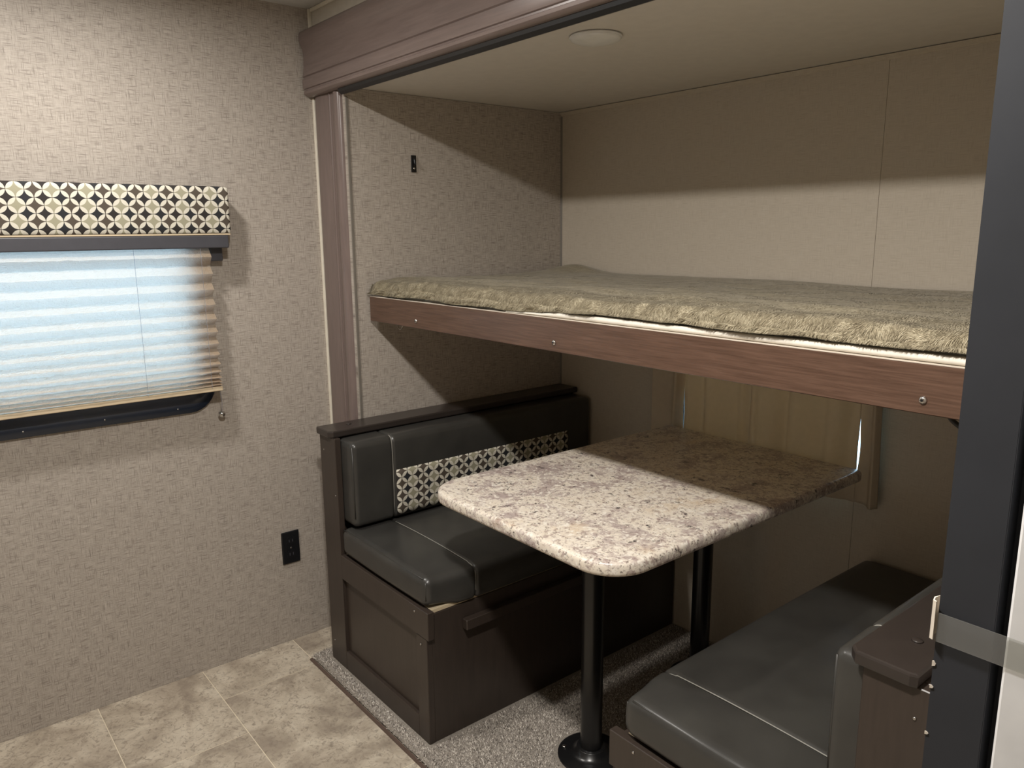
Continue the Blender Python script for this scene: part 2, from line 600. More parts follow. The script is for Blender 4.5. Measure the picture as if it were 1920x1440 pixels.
# back wall: two wallboards meeting at a seam, with the window opening
VX0, VX1, VZ0, VZ1 = .812, 1.442, .70, 1.06
bw = thing('wall_back', ((XE + XR) / 2, YB, 0), 'light beige linen-print back wall of the slide-out', None)
tag(bw, kind='structure')
SEAM = 1.415
b = box(XE, VX0, YB, YB + .05, 0, ZS)
box(VX0, SEAM - .0005, YB, YB + .05, 0, VZ0, bm=b)
box(VX0, SEAM - .0005, YB, YB + .05, VZ1, ZS, bm=b)
obj('wall_panel', b, M['linen_beige_y'], bw)
b = box(VX1, XR, YB, YB + .05, 0, ZS)
box(SEAM + .0005, VX1, YB, YB + .05, 0, VZ0, bm=b)
box(SEAM + .0005, VX1, YB, YB + .05, VZ1, ZS, bm=b)
obj('wall_panel', b, M['linen_beige_y'], bw)
obj('seam_backing', box(SEAM - .02, SEAM + .02, YB + .0505, YB + .055, VZ1 + .01, ZS), M['linen_beige_y'], bw)
obj('seam_backing', box(SEAM - .02, SEAM + .02, YB + .0505, YB + .055, 0, VZ0 - .01), M['linen_beige_y'], bw)

# header moulding over the opening
P = [(YF, 2.012), (.118, 2.014), (.106, 2.010), (.101, 2.002), (.1005, 1.985), (.104, 1.972), (.110, 1.962), (.1125, 1.945), (.113, 1.925),
     (.1115, 1.905), (.108, 1.885), (.106, 1.879), (.110, 1.876), (.110, 1.871), (.105, 1.869), (.1055, 1.848), (.107, 1.842), (.111, 1.840),
     (.111, 1.836), (.108, 1.834), (.109, 1.827), (.116, 1.821), (.124, 1.819), (YF, 1.8195)]
o = struct('trim_1', prism(P, 0, .012, 2.30), M['fascia_wood'], 'wide dark brown header moulding above the slide-out opening')
auto_smooth(o, 40)
# dark lip seal hanging behind the header
struct('trim_2', prism([(.126, 1.8185), (.149, 1.8185), (.149, 1.806), (.138, 1.803), (.128, 1.810)], 0, .205, XR), M['black_plastic'], 'thin black rubber lip under the header moulding')
# left column moulding
P = [(.022, YF), (.022, .141), (.026, .137), (.034, .1355), (.060, .134), (.085, .135), (.108, .1375), (.118, .1385), (.121, .136), (.126, .1355), (.128, .1385),
     (.148, .138), (.156, .134), (.165, .1315), (.174, .1325), (.181, .137), (.185, .143), (.186, YF)]
o = struct('trim_3', prism(P, 2, .0125, 1.8185), M['column_wood'], 'dark brown vertical column moulding left of the slide-out')
auto_smooth(o, 40)
struct('trim_4', box(.0005, .012, .139, YF - .0005, .001, 1.818, .001, 1), M['corner_white'], 'thin white corner strip beside the dark column')
struct('trim_5', box(.0005, .010, .139, YF - .0005, 2.016, CEIL - .001, .001, 1), M['corner_white'], 'short white corner strip above the header moulding')
struct('trim_6', box(.012, XR, .142, YF - .0005, CEIL - .012, CEIL - .0005, .002, 1), M['corner_white'], 'white strip where cream wall meets ceiling')
struct('trim_7', box(XE + .0005, XE + .003, YF + .001, YF + .010, .013, 1.80, .001, 1), M['corner_grey'], 'grey edge strip at the front of the end wall')
struct('trim_8', prism([(YB - .013, ZS - .001), (YB - .0005, ZS - .001), (YB - .0005, ZS - .013)], 0, XE + .001, XR - .001), M['linen_beige_y'], 'slim beige strip where back wall meets slide-out ceiling')
struct('trim_9', prism([(XE + .0005, YB - .0005), (XE + .006, YB - .0005), (XE + .0005, YB - .006)], 2, .013, ZS - .014), M['corner_grey'], 'slim grey strip in the corner behind the bunk')
# right column moulding, hidden behind the partition edge
o = struct('trim_10', prism([(XR + .25 - (p[0] - .0), p[1]) for p in P], 2, .001, 1.8185), M['column_wood'], 'dark brown vertical column moulding behind the partition')
auto_smooth(o, 40)

# ------------------------------------------------------------------ carpet
CX0, CX1, CY0, CY1 = .158, XR - .002, -.048, YB - .003
cp = thing('carpet', ((CX0 + CX1) / 2, .5, 0), 'speckled grey carpet under the dinette with rolled front edge', 'carpet')
prof = [(CY0 + .004, .0003), (CY0, .006), (CY0 + .004, .011), (CY0 + .012, .0125), (CY1, .0125), (CY1, .0003)]
o = obj('carpet_backing', prism(prof, 0, XE + .001, CX1), M['carpet_base'], cp)
o = obj('carpet_backing', prism([(CY0 + .004, .0003), (CY0, .006), (CY0 + .004, .011), (CY0 + .012, .0125), (.118, .0125), (.118, .0003)], 0, CX0, XE + .0009), M['carpet_base'], cp)
rng = np.random.default_rng(7)
N = 150000
x = rng.uniform(CX0, 1.78, N); y = CY0 + (CY1 - CY0) * rng.uniform(0, 1, N)
keep = ~((x > .198) & (x < .812) & (y > -.010)) & ~((x > 1.442) & (y > .008)) & ~((x - 1.108) ** 2 + (y - .315) ** 2 < .101 ** 2) & ~((x - 1.062) ** 2 + (y - .838) ** 2 < .101 ** 2) & ~((x < XE + .004) & (y > .115)) & ~((y > YB - .01))
x, y = x[keep], y[keep]; n = len(x)
z = np.where(y < CY0 + .012, .006 + .0065 * np.sqrt(np.clip((y - CY0) / .012, 0, 1)), .0122)
hgt = rng.uniform(.003, .0065, n); wd = rng.uniform(.0011, .0021, n); ang = rng.uniform(0, PI, n)
lean = rng.normal(0, .0025, (n, 2))
front = np.clip((CY0 + .012 - y) / .012, 0, 1)
lean[:, 1] -= front * .004; lean[x < CX0 + .006, 0] -= .003
vs = []
for k in range(3):
    a = ang + 2 * PI * k / 3
    vs.append(np.stack([x + wd * np.cos(a), y + wd * np.sin(a), z - .001], 1))
vs.append(np.stack([x + lean[:, 0], y + lean[:, 1], z + hgt * (1 - .6 * front)], 1))
co = np.stack(vs, 1).reshape(-1, 3)
idx = np.arange(n)[:, None] * 4
fc = np.concatenate([idx + np.array([[0, 1, 3]]), idx + np.array([[1, 2, 3]]), idx + np.array([[2, 0, 3]])], 0)
cv = np.clip(rng.normal(.48, .36, n), 0, 1)
raw_mesh('carpet_pile', co, fc, M['carpet_yarn'], cp, (1.0, .5, .0125), cols=np.repeat(cv, 4), kind='stuff')
struct('trim_11', prism([(CY0 - .012, .0003), (CY0 - .0105, .004), (CY0 - .003, .0055), (CY0 - .0015, .0003)], 0, CX0 + .004, 2.18), M['bronze_edge'], 'narrow bronze edging strip in front of the carpet')

# ------------------------------------------------------------------ left window, valance, blind
w1 = thing('window_1', (0, (WY0 + WY1) / 2, WZ0), 'black framed window behind the pleated blind', None)
tag(w1, kind='structure')


def ring_frame(y0, y1, z0, z1, x0, x1, wid, ro):
    bm = bmesh.new()
    O = rrect(y0, y1, z0, z1, ro, 8); O1 = rrect(y0 + .006, y1 - .006, z0 + .006, z1 - .006, ro - .006, 8)
    MID = rrect(y0 + wid * .45, y1 - wid * .45, z0 + wid * .45, z1 - wid * .45, ro - wid * .45, 8)
    MI2 = rrect(y0 + wid * .55, y1 - wid * .55, z0 + wid * .55, z1 - wid * .55, max(.004, ro - wid * .55), 8)
    I = rrect(y0 + wid, y1 - wid, z0 + wid, z1 - wid, max(.004, ro - wid), 8)
    rings = [(O, x0), (O, x1 - .004), (O1, x1), (MID, x1 + .002), (MI2, x1 - .004), (I, x1 - .004), (I, x0)]
    R = [[bm.verts.new((xx, p[0], p[1])) for p in pts] for pts, xx in rings]
    L = len(O)
    for A, B in zip(R, R[1:] + R[:1]):
        for k in range(L): bm.faces.new((A[k], A[(k + 1) % L], B[(k + 1) % L], B[k]))
    return bm
auto_smooth(obj('window_frame', ring_frame(-1.325, -.242, .862, 1.42, .0005, .016, .070, .080), M['frame_navy'], w1), 50)
obj('window_pane', box(-.035, -.031, WY0 + .001, WY1 - .001, WZ0 + .001, WZ1 - .001), M['glass'], w1)
for i in range(5):
    obj('screw', lathe([(.0028, 0), (.0024, .0012), (.001, .0018)], (.0165, -.36 - i * .2, .880), 'x', 8), M['steel'], w1, True)

# fabric valance box
VY0, VY1, VT, VB, VX = -1.42, -.180, 1.533, 1.400, .088
va = thing('window_valance', (.045, (VY0 + VY1) / 2, VB), 'padded window valance covered in petal-circle print fabric', 'valance')
pf = rrect(-.0, VX, VY0, VY1, [.012, .0005, .0005, .012], 6)
bm = bmesh.new(); uvl = bm.loops.layers.uv.new('UVMap')
zs = [VB, VB + .004, VB + .02, (VB + VT) / 2, VT - .012, VT - .004, VT]
ins = [.004, .001, 0, 0, .001, .004, .010]
path = [(.0005, VY1)] + [p for p in rrect(.0, VX, VY0, VY1, [.012, .0005, .0005, .012], 6) if p[0] > .02 and p[1] > (VY0 + VY1) / 2]
path = [(.0005, VY1)] + [q for q in sorted(path[1:], key=lambda q: (-q[1], q[0]))] + [(VX, VY0)]
cum = [0]
for p, q in zip(path, path[1:]): cum.append(cum[-1] + math.hypot(p[0] - q[0], p[1] - q[1]))
rings = []
for zz, it in zip(zs, ins):
    rings.append([bm.verts.new((min(p[0], VX - it), min(p[1], VY1 - it) if i else VY1 - it, zz)) for i, p in enumerate(path)])
for a in range(len(zs) - 1):
    for i in range(len(path) - 1):
        f = bm.faces.new((rings[a][i], rings[a][i + 1], rings[a + 1][i + 1], rings[a + 1][i]))
        for lp, (uu, zz) in zip(f.loops, ((cum[i], zs[a]), (cum[i + 1], zs[a]), (cum[i + 1], zs[a + 1]), (cum[i], zs[a + 1]))):
            lp[uvl].uv = (uu + .043, zz - VT)
f = bm.faces.new(rings[-1] + [bm.verts.new((.0005, VY0, VT))])
for lp in f.loops: lp[uvl].uv = (lp.vert.co.y, -.0005 - .0 * lp.vert.co.x)
auto_smooth(obj('fabric_cover', bm, M['circle_print'], va), 50)
obj('bottom_board', box(.002, VX - .005, VY0, VY1 - .003, VB - .006, VB - .0005, .001, 1), M['rail_cream'], va)
# pleated blind
BY0, BY1 = -1.36, -.243
bl = thing('pleated_blind', (.05, (BY0 + BY1) / 2, .935), 'tan pleated blind glowing blue white with daylight behind it', 'blind')
hr = obj('headrail', box(.042, .084, BY0 - .03, -.190, 1.357, 1.3935, .003, 2), M['rail_grey'], bl)
tag(hr, 'grey headrail under the fabric valance')
b = box(.002, .0415, -.232, -.197, 1.318, 1.3935, .002, 1)
obj('headrail_bracket', b, M['rail_grey'], bl)
pit = [.062, .058, .055, .052, .049, .046, .042, .038, .032, .025, .018, .014, .011]
tot = 1.357 - .945
s_ = tot / sum(pit); pit = [p * s_ for p in pit]
half = .0335
pts = []; z = 1.357
for p in pit:
    d = math.sqrt(max(half ** 2 - (p / 2) ** 2, .00002))
    d = min(d, .030)
    pts.append((.070 - d / 2, z)); pts.append((.070 + d / 2 - .002, z - p / 2)); z -= p
pts.append((.062, z))
ny = 61
rg = np.random.default_rng(3)
bm = bmesh.new(); grid = []
for k, (xx, zz) in enumerate(pts):
    row = []
    for j in range(ny):
        yy = BY0 + (BY1 - BY0) * j / (ny - 1)
        row.append(bm.verts.new((xx + rg.normal(0, .0004), yy, zz + (rg.normal(0, .0007) if 0 < k < len(pts) - 1 else 0))))
    grid.append(row)
for A, B in zip(grid, grid[1:]):
    for j in range(ny - 1): bm.faces.new((A[j], A[j + 1], B[j + 1], B[j]))
obj('shade', bm, M['shade_fabric'], bl)
obj('bottom_rail', box(.050, .078, BY0, BY1 + .002, .931, .9445, .002, 2), M['rail_cream'], bl)
for yy in (-.455, -.275, -.86):
    obj('lift_cord', tube([(.0862, yy, 1.357), (.0864, yy, 1.15), (.0862, yy, .944)], .0005, 5), M['cord_grey'], bl)
obj('tension_cord', tube([(.066, -.2475, .931), (.05, -.239, .89), (.028, -.2345, .851)], .0008, 5), M['cord_grey'], bl)
bm = lathe([(.004, .0005), (.004, .012), (.008, .015), (.0105, .021), (.0105, .026), (.007, .031), (.003, .0325)], (0.0, -.233, .846), 'x', 14)
kn = obj('cord_anchor', bm, M['steel'], bl, True)
tag(kn, 'clear round cord anchor screwed to the wall')

# ------------------------------------------------------------------ outlet and wall hook
ot = thing('wall_outlet', (0, -.034, .285), 'black wall outlet low on the taupe wall', 'outlet')
obj('cover_plate', box(.0005, .007, -.066, -.003, .285, .400, .003, 2), M['black_plastic'], ot)
for zz in (.318, .366):
    sk = obj('socket', prism(rrect(-.050, -.019, zz - .013, zz + .013, .008, 5), 0, .0071, .0085), M['black_plastic'], ot)
    for dy in (-.006, .006):
        obj('slot', box(.0086, .0089, -.0345 + dy - .0012, -.0345 + dy + .0012, zz - .003, zz + .006), M['rail_grey'], sk)
obj('screw', lathe([(.003, 0), (.0025, .0012), (.001, .0016)], (.0071, -.0345, .342), 'x', 8), M['steel'], ot, True)

hk = thing('wall_hook', (XE, .385, 1.588), 'small black hook plate high on the taupe end wall', 'hook')
obj('hook_plate', box(XE + .0005, XE + .004, .376, .395, 1.588, 1.641, .001, 1), M['black_metal'], hk)
obj('hook_arm', tube([(XE + .0045, .386, 1.634), (XE + .007, .386, 1.626), (XE + .008, .386, 1.615), (XE + .011, .386, 1.611), (XE + .012, .386, 1.616)], .003, 8), M['black_metal'], hk, True)
obj('screw', lathe([(.0042, 0), (.0036, .002), (.0015, .003)], (XE + .0041, .3855, 1.600), 'x', 10), M['steel'], hk, True)


# ------------------------------------------------------------------ ceiling lights
def dome_light(c, r, z, label, group, mat, off=''):
    t = thing('ceiling_light' + off, (c[0], c[1], z), label, 'light', group)
    obj('base_ring', lathe([(r * .98, -.0005), (r * 1.0, -.003), (r * .97, -.0055)], (c[0], c[1], z), 'z', 40), M['lamp_white'], t, True)
    pr = [(r * .96, -.0057)] + [(r * .95 * math.cos(a), -.006 - .011 * math.sin(a)) for a in [PI / 2 * k / 8 for k in range(8)]] + [(r * .03, -.0171)]
    obj('diffuser' + off, lathe(pr, (c[0], c[1], z), 'z', 40), mat, t, True)
    return t
dome_light((1.098, .312), .060, ZS, 'white round dome light switched off on the slide-out ceiling', 'round ceiling lights', M['lamp_white'])
for (lx, ly, wt, lb) in LAMPS:
    t = dome_light((lx, ly), .065, CEIL, lb, 'round ceiling lights', M['lit'], '_offscreen')
    ld = bpy.data.lights.new('ceiling_lamp_offscreen', 'AREA'); ld.shape = 'DISK'; ld.size = .11; ld.energy = wt; ld.color = LAMP_COL
    lo = bpy.data.objects.new('ceiling_lamp_offscreen', ld); COL.objects.link(lo)
    lo.parent = t; lo.location = (0, 0, -.020)

# ------------------------------------------------------------------ bunk
bk = thing('bunk_bed', ((XE + XR) / 2, .6, 1.12), 'fold-down bunk platform with brown wood front board and bolts', 'bunk bed')
BZ0, BZ1, BF = 1.120, 1.197, .197
obj('front_board', box(XE + .013, XR - .01, BF, BF + .016, BZ0, BZ1, .0015, 1), M['board_wood'], bk)
obj('edge_strip', box(XE + .015, XR - .012, BF + .001, BF + .015, BZ1 + .0001, BZ1 + .0016), M['chip_pale'], bk)
obj('platform', box(XE + .013, XR - .01, BF + .0165, YB - .006, 1.128, 1.148, .001, 1), M['pale_wood'], bk)
obj('rear_rail', box(XE + .013, XR - .01, YB - .03, YB - .006, 1.105, 1.1275, .001, 1), M['board_wood'], bk)
for bx_ in (.487, 1.087, 1.917):
    bo = obj('bolt', lathe([(.0062, .0), (.0062, -.001), (.0052, -.0032), (.0028, -.0042)], (bx_, BF - .0002, 1.142), 'y', 14), M['steel'], bk, True)
    obj('bolt_socket', lathe([(.0022, 0), (.0022, -.0006)], (bx_, BF - .0046, 1.142), 'y', 6), M['black_plastic'], bo)
# wire loops under the platform
tag(obj('wire_clip', tube([(.315, .235, 1.1275), (.317, .235, 1.106), (.325, .235, 1.100), (.338, .235, 1.101), (.344, .235, 1.108), (.346, .235, 1.1275)], .0014, 6), M['steel'], bk, True), 'thin steel wire clip under the platform')
pts = [(1.925 + .060 * (1 - math.cos(a)), .26, 1.128 - .040 * math.sin(a)) for a in [PI * k / 14 for k in range(15)]]
cl = obj('cable_loop', tube(pts, .0042, 8), M['black_plastic'], None, True)
tag(cl, 'black cable looping below the bunk board beside its last bolt', 'cable')

mt = obj('mattress', cushion(XE + .016, XR - .014, BF + .027, YB - .022, 1.1485, 1.221, .022, None, (16, 8, 2)), M['sheet_white'], None, True)
tag(mt, 'thin white mattress edge showing between fur blanket and bunk board', 'mattress')


# fur blanket ---------------------------------------------------------------
def wav(x, y, seed, lam, n=9):
    r = np.random.default_rng(seed); s = 0
    for k in range(n):
        a = r.uniform(0, 2 * PI); L = lam * r.uniform(.6, 1.7); ph = r.uniform(0, 2 * PI)
        s = s + np.sin((x * np.cos(a) + y * np.sin(a)) * 2 * PI / L + ph)
    return s / math.sqrt(n)


BX0, BX1 = XE + .018, XR - .016
def hem_z(x):
    return 1.2055 + .0105 * np.clip((x - 1.04) / .14, 0, 1) + .0018 * wav(x, x * 0, 5, .16)


def sheet_edge():
    bm = bmesh.new(); R = []
    for x in np.linspace(.90, XR - .02, 60):
        top = min(1.2122, float(hem_z(x)) - .0008)
        k = (top - 1.1992) / .013
        prof_ = [(.0262, 1.1992), (.010, 1.1992), (.0055, 1.1992 + .002 * k), (.0042, 1.1992 + .006 * k), (.0055, 1.1992 + .0105 * k), (.009, 1.1992 + .0124 * k), (.0262, top)]
        R.append([bm.verts.new((x, BF + p[0], p[1])) for p in prof_])
    for A, B in zip(R, R[1:]):
        for q in range(7): bm.faces.new((A[q], A[(q + 1) % 7], B[(q + 1) % 7], B[q]))
    bm.faces.new(R[0]); bm.faces.new(R[-1][::-1])
    auto_smooth(obj('sheet_edge', bm, M['sheet_white'], mt), 60)
sheet_edge()


def blanket(u, v):
    """u 0..1 along X, v 0..1 from the back wall to the hem"""
    x = BX0 + (BX1 - BX0) * u
    hem = hem_z(x)
    bulge = .004 * np.clip((x - .9) / .3, 0, 1)
    ftop = .238 + .004 * wav(x, x * 0, 11, .3)
    t1 = np.clip(v / .72, 0, 1)
    y = (YB - .014) + (ftop - (YB - .014)) * t1
    z = 1.2475 + .0022 * wav(x, y, 21, .5) + .0026 * wav(x * .8, y * 1.6, 22, .2) * np.clip(t1 * 2, 0, 1)
    z = z + .012 * np.exp(-((t1 - .86) / .16) ** 2) * .55
    z = z + .026 * np.exp(-((x - .34) / .10) ** 2 - ((y - .98) / .07) ** 2)
    z = z + .006 * np.exp(-((y - .62 - .15 * (x - .3)) / .02) ** 2) * np.exp(-((x - .35) / .2) ** 2)
    t2 = np.clip((v - .72) / .28, 0, 1)
    an = np.clip(t2 / .55, 0, 1) * PI / 2
    R = .030
    y2 = ftop - R * np.sin(an); zt = z - R * .75 * (1 - np.cos(an))
    t3 = np.clip((t2 - .55) / .45, 0, 1)
    z2 = zt + (hem - zt) * t3
    y2 = y2 + .003 * wav(x, t2, 31, .12) * t3 - .0035 * np.sin(t3 * PI)
    y = np.where(t2 > 0, y2, y); z = np.where(t2 > 0, z2, z)
    e = np.clip((x - BX0) / .03, 0, 1)
    z = z - .02 * (1 - np.sqrt(1 - (1 - e) ** 2)) * np.clip(1 - t3, 0, 1)
    return np.stack([x, y, z], -1)


nu, nv = 260, 90
uu, vv = np.meshgrid(np.linspace(0, 1, nu), np.concatenate([np.linspace(0, .72, 55, endpoint=False), np.linspace(.72, 1, 35)]), indexing='ij')
co = blanket(uu, vv).reshape(-1, 3)
i0 = (np.arange(nu - 1)[:, None] * nv + np.arange(nv - 1)[None]).ravel()
fc = np.stack([i0, i0 + nv, i0 + nv + 1, i0 + 1], 1)
bk2 = thing('fur_blanket', (1.1, .6, 1.24), 'taupe faux fur blanket spread over the bunk mattress', 'blanket')
raw_mesh('pelt', co, fc, M['fur_pelt'], bk2, (1.1, .6, 1.24), smooth=True)
# strands
N1, N2 = 150000, 90000
u = np.concatenate([rng.uniform(0, 1, N1), rng.uniform(0, 1, N2)])
v = np.concatenate([rng.uniform(.66, 1, N1), .70 * rng.uniform(0, 1, N2) ** .8])
e = 1e-3
p0 = blanket(u, v); du = blanket(np.clip(u + e, 0, 1), v) - blanket(np.clip(u - e, 0, 1), v); dv = blanket(u, np.clip(v + e, 0, 1)) - blanket(u, np.clip(v - e, 0, 1))
nr = np.cross(dv, du); nr /= np.linalg.norm(nr, axis=1, keepdims=True) + 1e-12
nr[np.where((v < .72) & (nr[:, 2] < 0))] *= -1
nr[np.where((v > .9) & (nr[:, 1] > 0))] *= -1
du /= np.linalg.norm(du, axis=1, keepdims=True) + 1e-12
dv /= np.linalg.norm(dv, axis=1, keepdims=True) + 1e-12
ca = wav(p0[:, 0], p0[:, 1] + p0[:, 2], 41, .07) * .8 + rng.normal(0, .35, len(u))
fr = np.clip((v - .60) / .2, 0, 1)
ca = ca * (.35 + .65 * fr) - .5
tang = dv * np.cos(ca)[:, None] + du * np.sin(ca)[:, None]
ln = (.009 + .006 * fr) * rng.uniform(.6, 1.2, len(u))
lift = .14 + .20 * fr * rng.uniform(.4, 1.2, len(u))
d1 = tang + nr * lift[:, None]; d1 /= np.linalg.norm(d1, axis=1, keepdims=True)
d2 = d1 - nr * .35; d2[:, 2] -= .25 * fr
d2 /= np.linalg.norm(d2, axis=1, keepdims=True)
side = np.cross(d1, nr); side /= np.linalg.norm(side, axis=1, keepdims=True) + 1e-12
wd = (.0006 * rng.uniform(.6, 1.3, len(u)))[:, None]
m1 = p0 + d1 * (ln * .5)[:, None]; m2 = m1 + d2 * (ln * .5)[:, None]
hard = np.where(m2[:, 1] > YB - .004); m2[hard, 1] = YB - .004
m2[:, 0] = np.clip(m2[:, 0], XE + .003, XR - .003); m1[:, 0] = np.clip(m1[:, 0], XE + .003, XR - .003)
low = (m2[:, 1] < BF + .03); m2[low, 2] = np.maximum(m2[low, 2], hem_z(m2[low, 0]) + rng.uniform(.0002, .002, low.sum()))
low = (m1[:, 1] < BF + .03); m1[low, 2] = np.maximum(m1[low, 2], hem_z(m1[low, 0]))
co = np.stack([p0 - side * wd - nr * .0005, p0 + side * wd - nr * .0005, m1 + side * wd * .8, m1 - side * wd * .8, m2 + side * wd * .15, m2 - side * wd * .15], 1).reshape(-1, 3)
idx = np.arange(len(u))[:, None] * 6
fc = np.concatenate([idx + np.array([[0, 1, 2, 3]]), idx + np.array([[3, 2, 4, 5]])], 0)
cv = np.clip(np.full(len(u), .5) + .10 * wav(p0[:, 0], p0[:, 1] + 2 * p0[:, 2], 51, .04) + rng.normal(0, .22, len(u)), 0, 1)
raw_mesh('fur_pile', co, fc, M['fur_strand'], bk2, (1.1, .6, 1.24), cols=np.repeat(cv, 6), kind='stuff', smooth=True)

# ------------------------------------------------------------------ table
TZ = .757
TX0, TX1, TY0, TY1 = .793, 1.464, .008, .985
tb = thing('dinette_table', (1.12, .5, .0125), 'granite-look laminate table with rounded corners on two black posts', 'table')
out = rrect(TX0, TX1, TY0, TY1, [.02, .02, .10, .10], 12)
bm = bmesh.new()
rings = []
for ins_, zz in ((.006, TZ - .031), (.001, TZ - .027), (0, TZ - .022), (0, TZ - .009), (.002, TZ - .004), (.006, TZ - .001), (.011, TZ)):
    pp = rrect(TX0 + ins_, TX1 - ins_, TY0 + ins_, TY1 - ins_, [max(.004, .02 - ins_)] * 2 + [.10 - ins_] * 2, 12)
    rings.append([bm.verts.new((p[0], p[1], zz)) for p in pp])
L = len(rings[0])
for A, B in zip(rings, rings[1:]):
    for k in range(L): bm.faces.new((A[k], A[(k + 1) % L], B[(k + 1) % L], B[k]))
bm.faces.new(rings[0]); bm.faces.new(rings[-1])
auto_smooth(obj('table_top', bm, M['granite'], tb), 50)
for lx, ly in ((1.108, .315), (1.062, .838)):
    lg = obj('leg', lathe([(.029, 0), (.029, TZ - .031 - .0355 - .030), (.0285, TZ - .031 - .0355 - .0255)], (lx, ly, .040), 'z', 28), M['black_metal'], tb)
    auto_smooth(lg, 50)
    fl_ = obj('floor_flange', lathe([(.090, .0), (.090, .003), (.085, .0055), (.058, .008), (.045, .014), (.039, .026), (.038, .0268)], (lx, ly, .0127), 'z', 36), M['black_metal'], tb)
    auto_smooth(fl_, 50)
    for a in (.6, 2.2, 3.75, 5.3):
        obj('screw', lathe([(.006, 0), (.005, .0022), (.002, .0034)], (lx + .074 * math.cos(a), ly + .074 * math.sin(a), .0205), 'z', 10), M['steel'], fl_, True)
    obj('top_flange', lathe([(.032, 0), (.036, .010), (.055, .017), (.085, .0215), (.085, .0255)], (lx, ly, TZ - .031 - .0256), 'z', 32), M['black_metal'], tb, True)


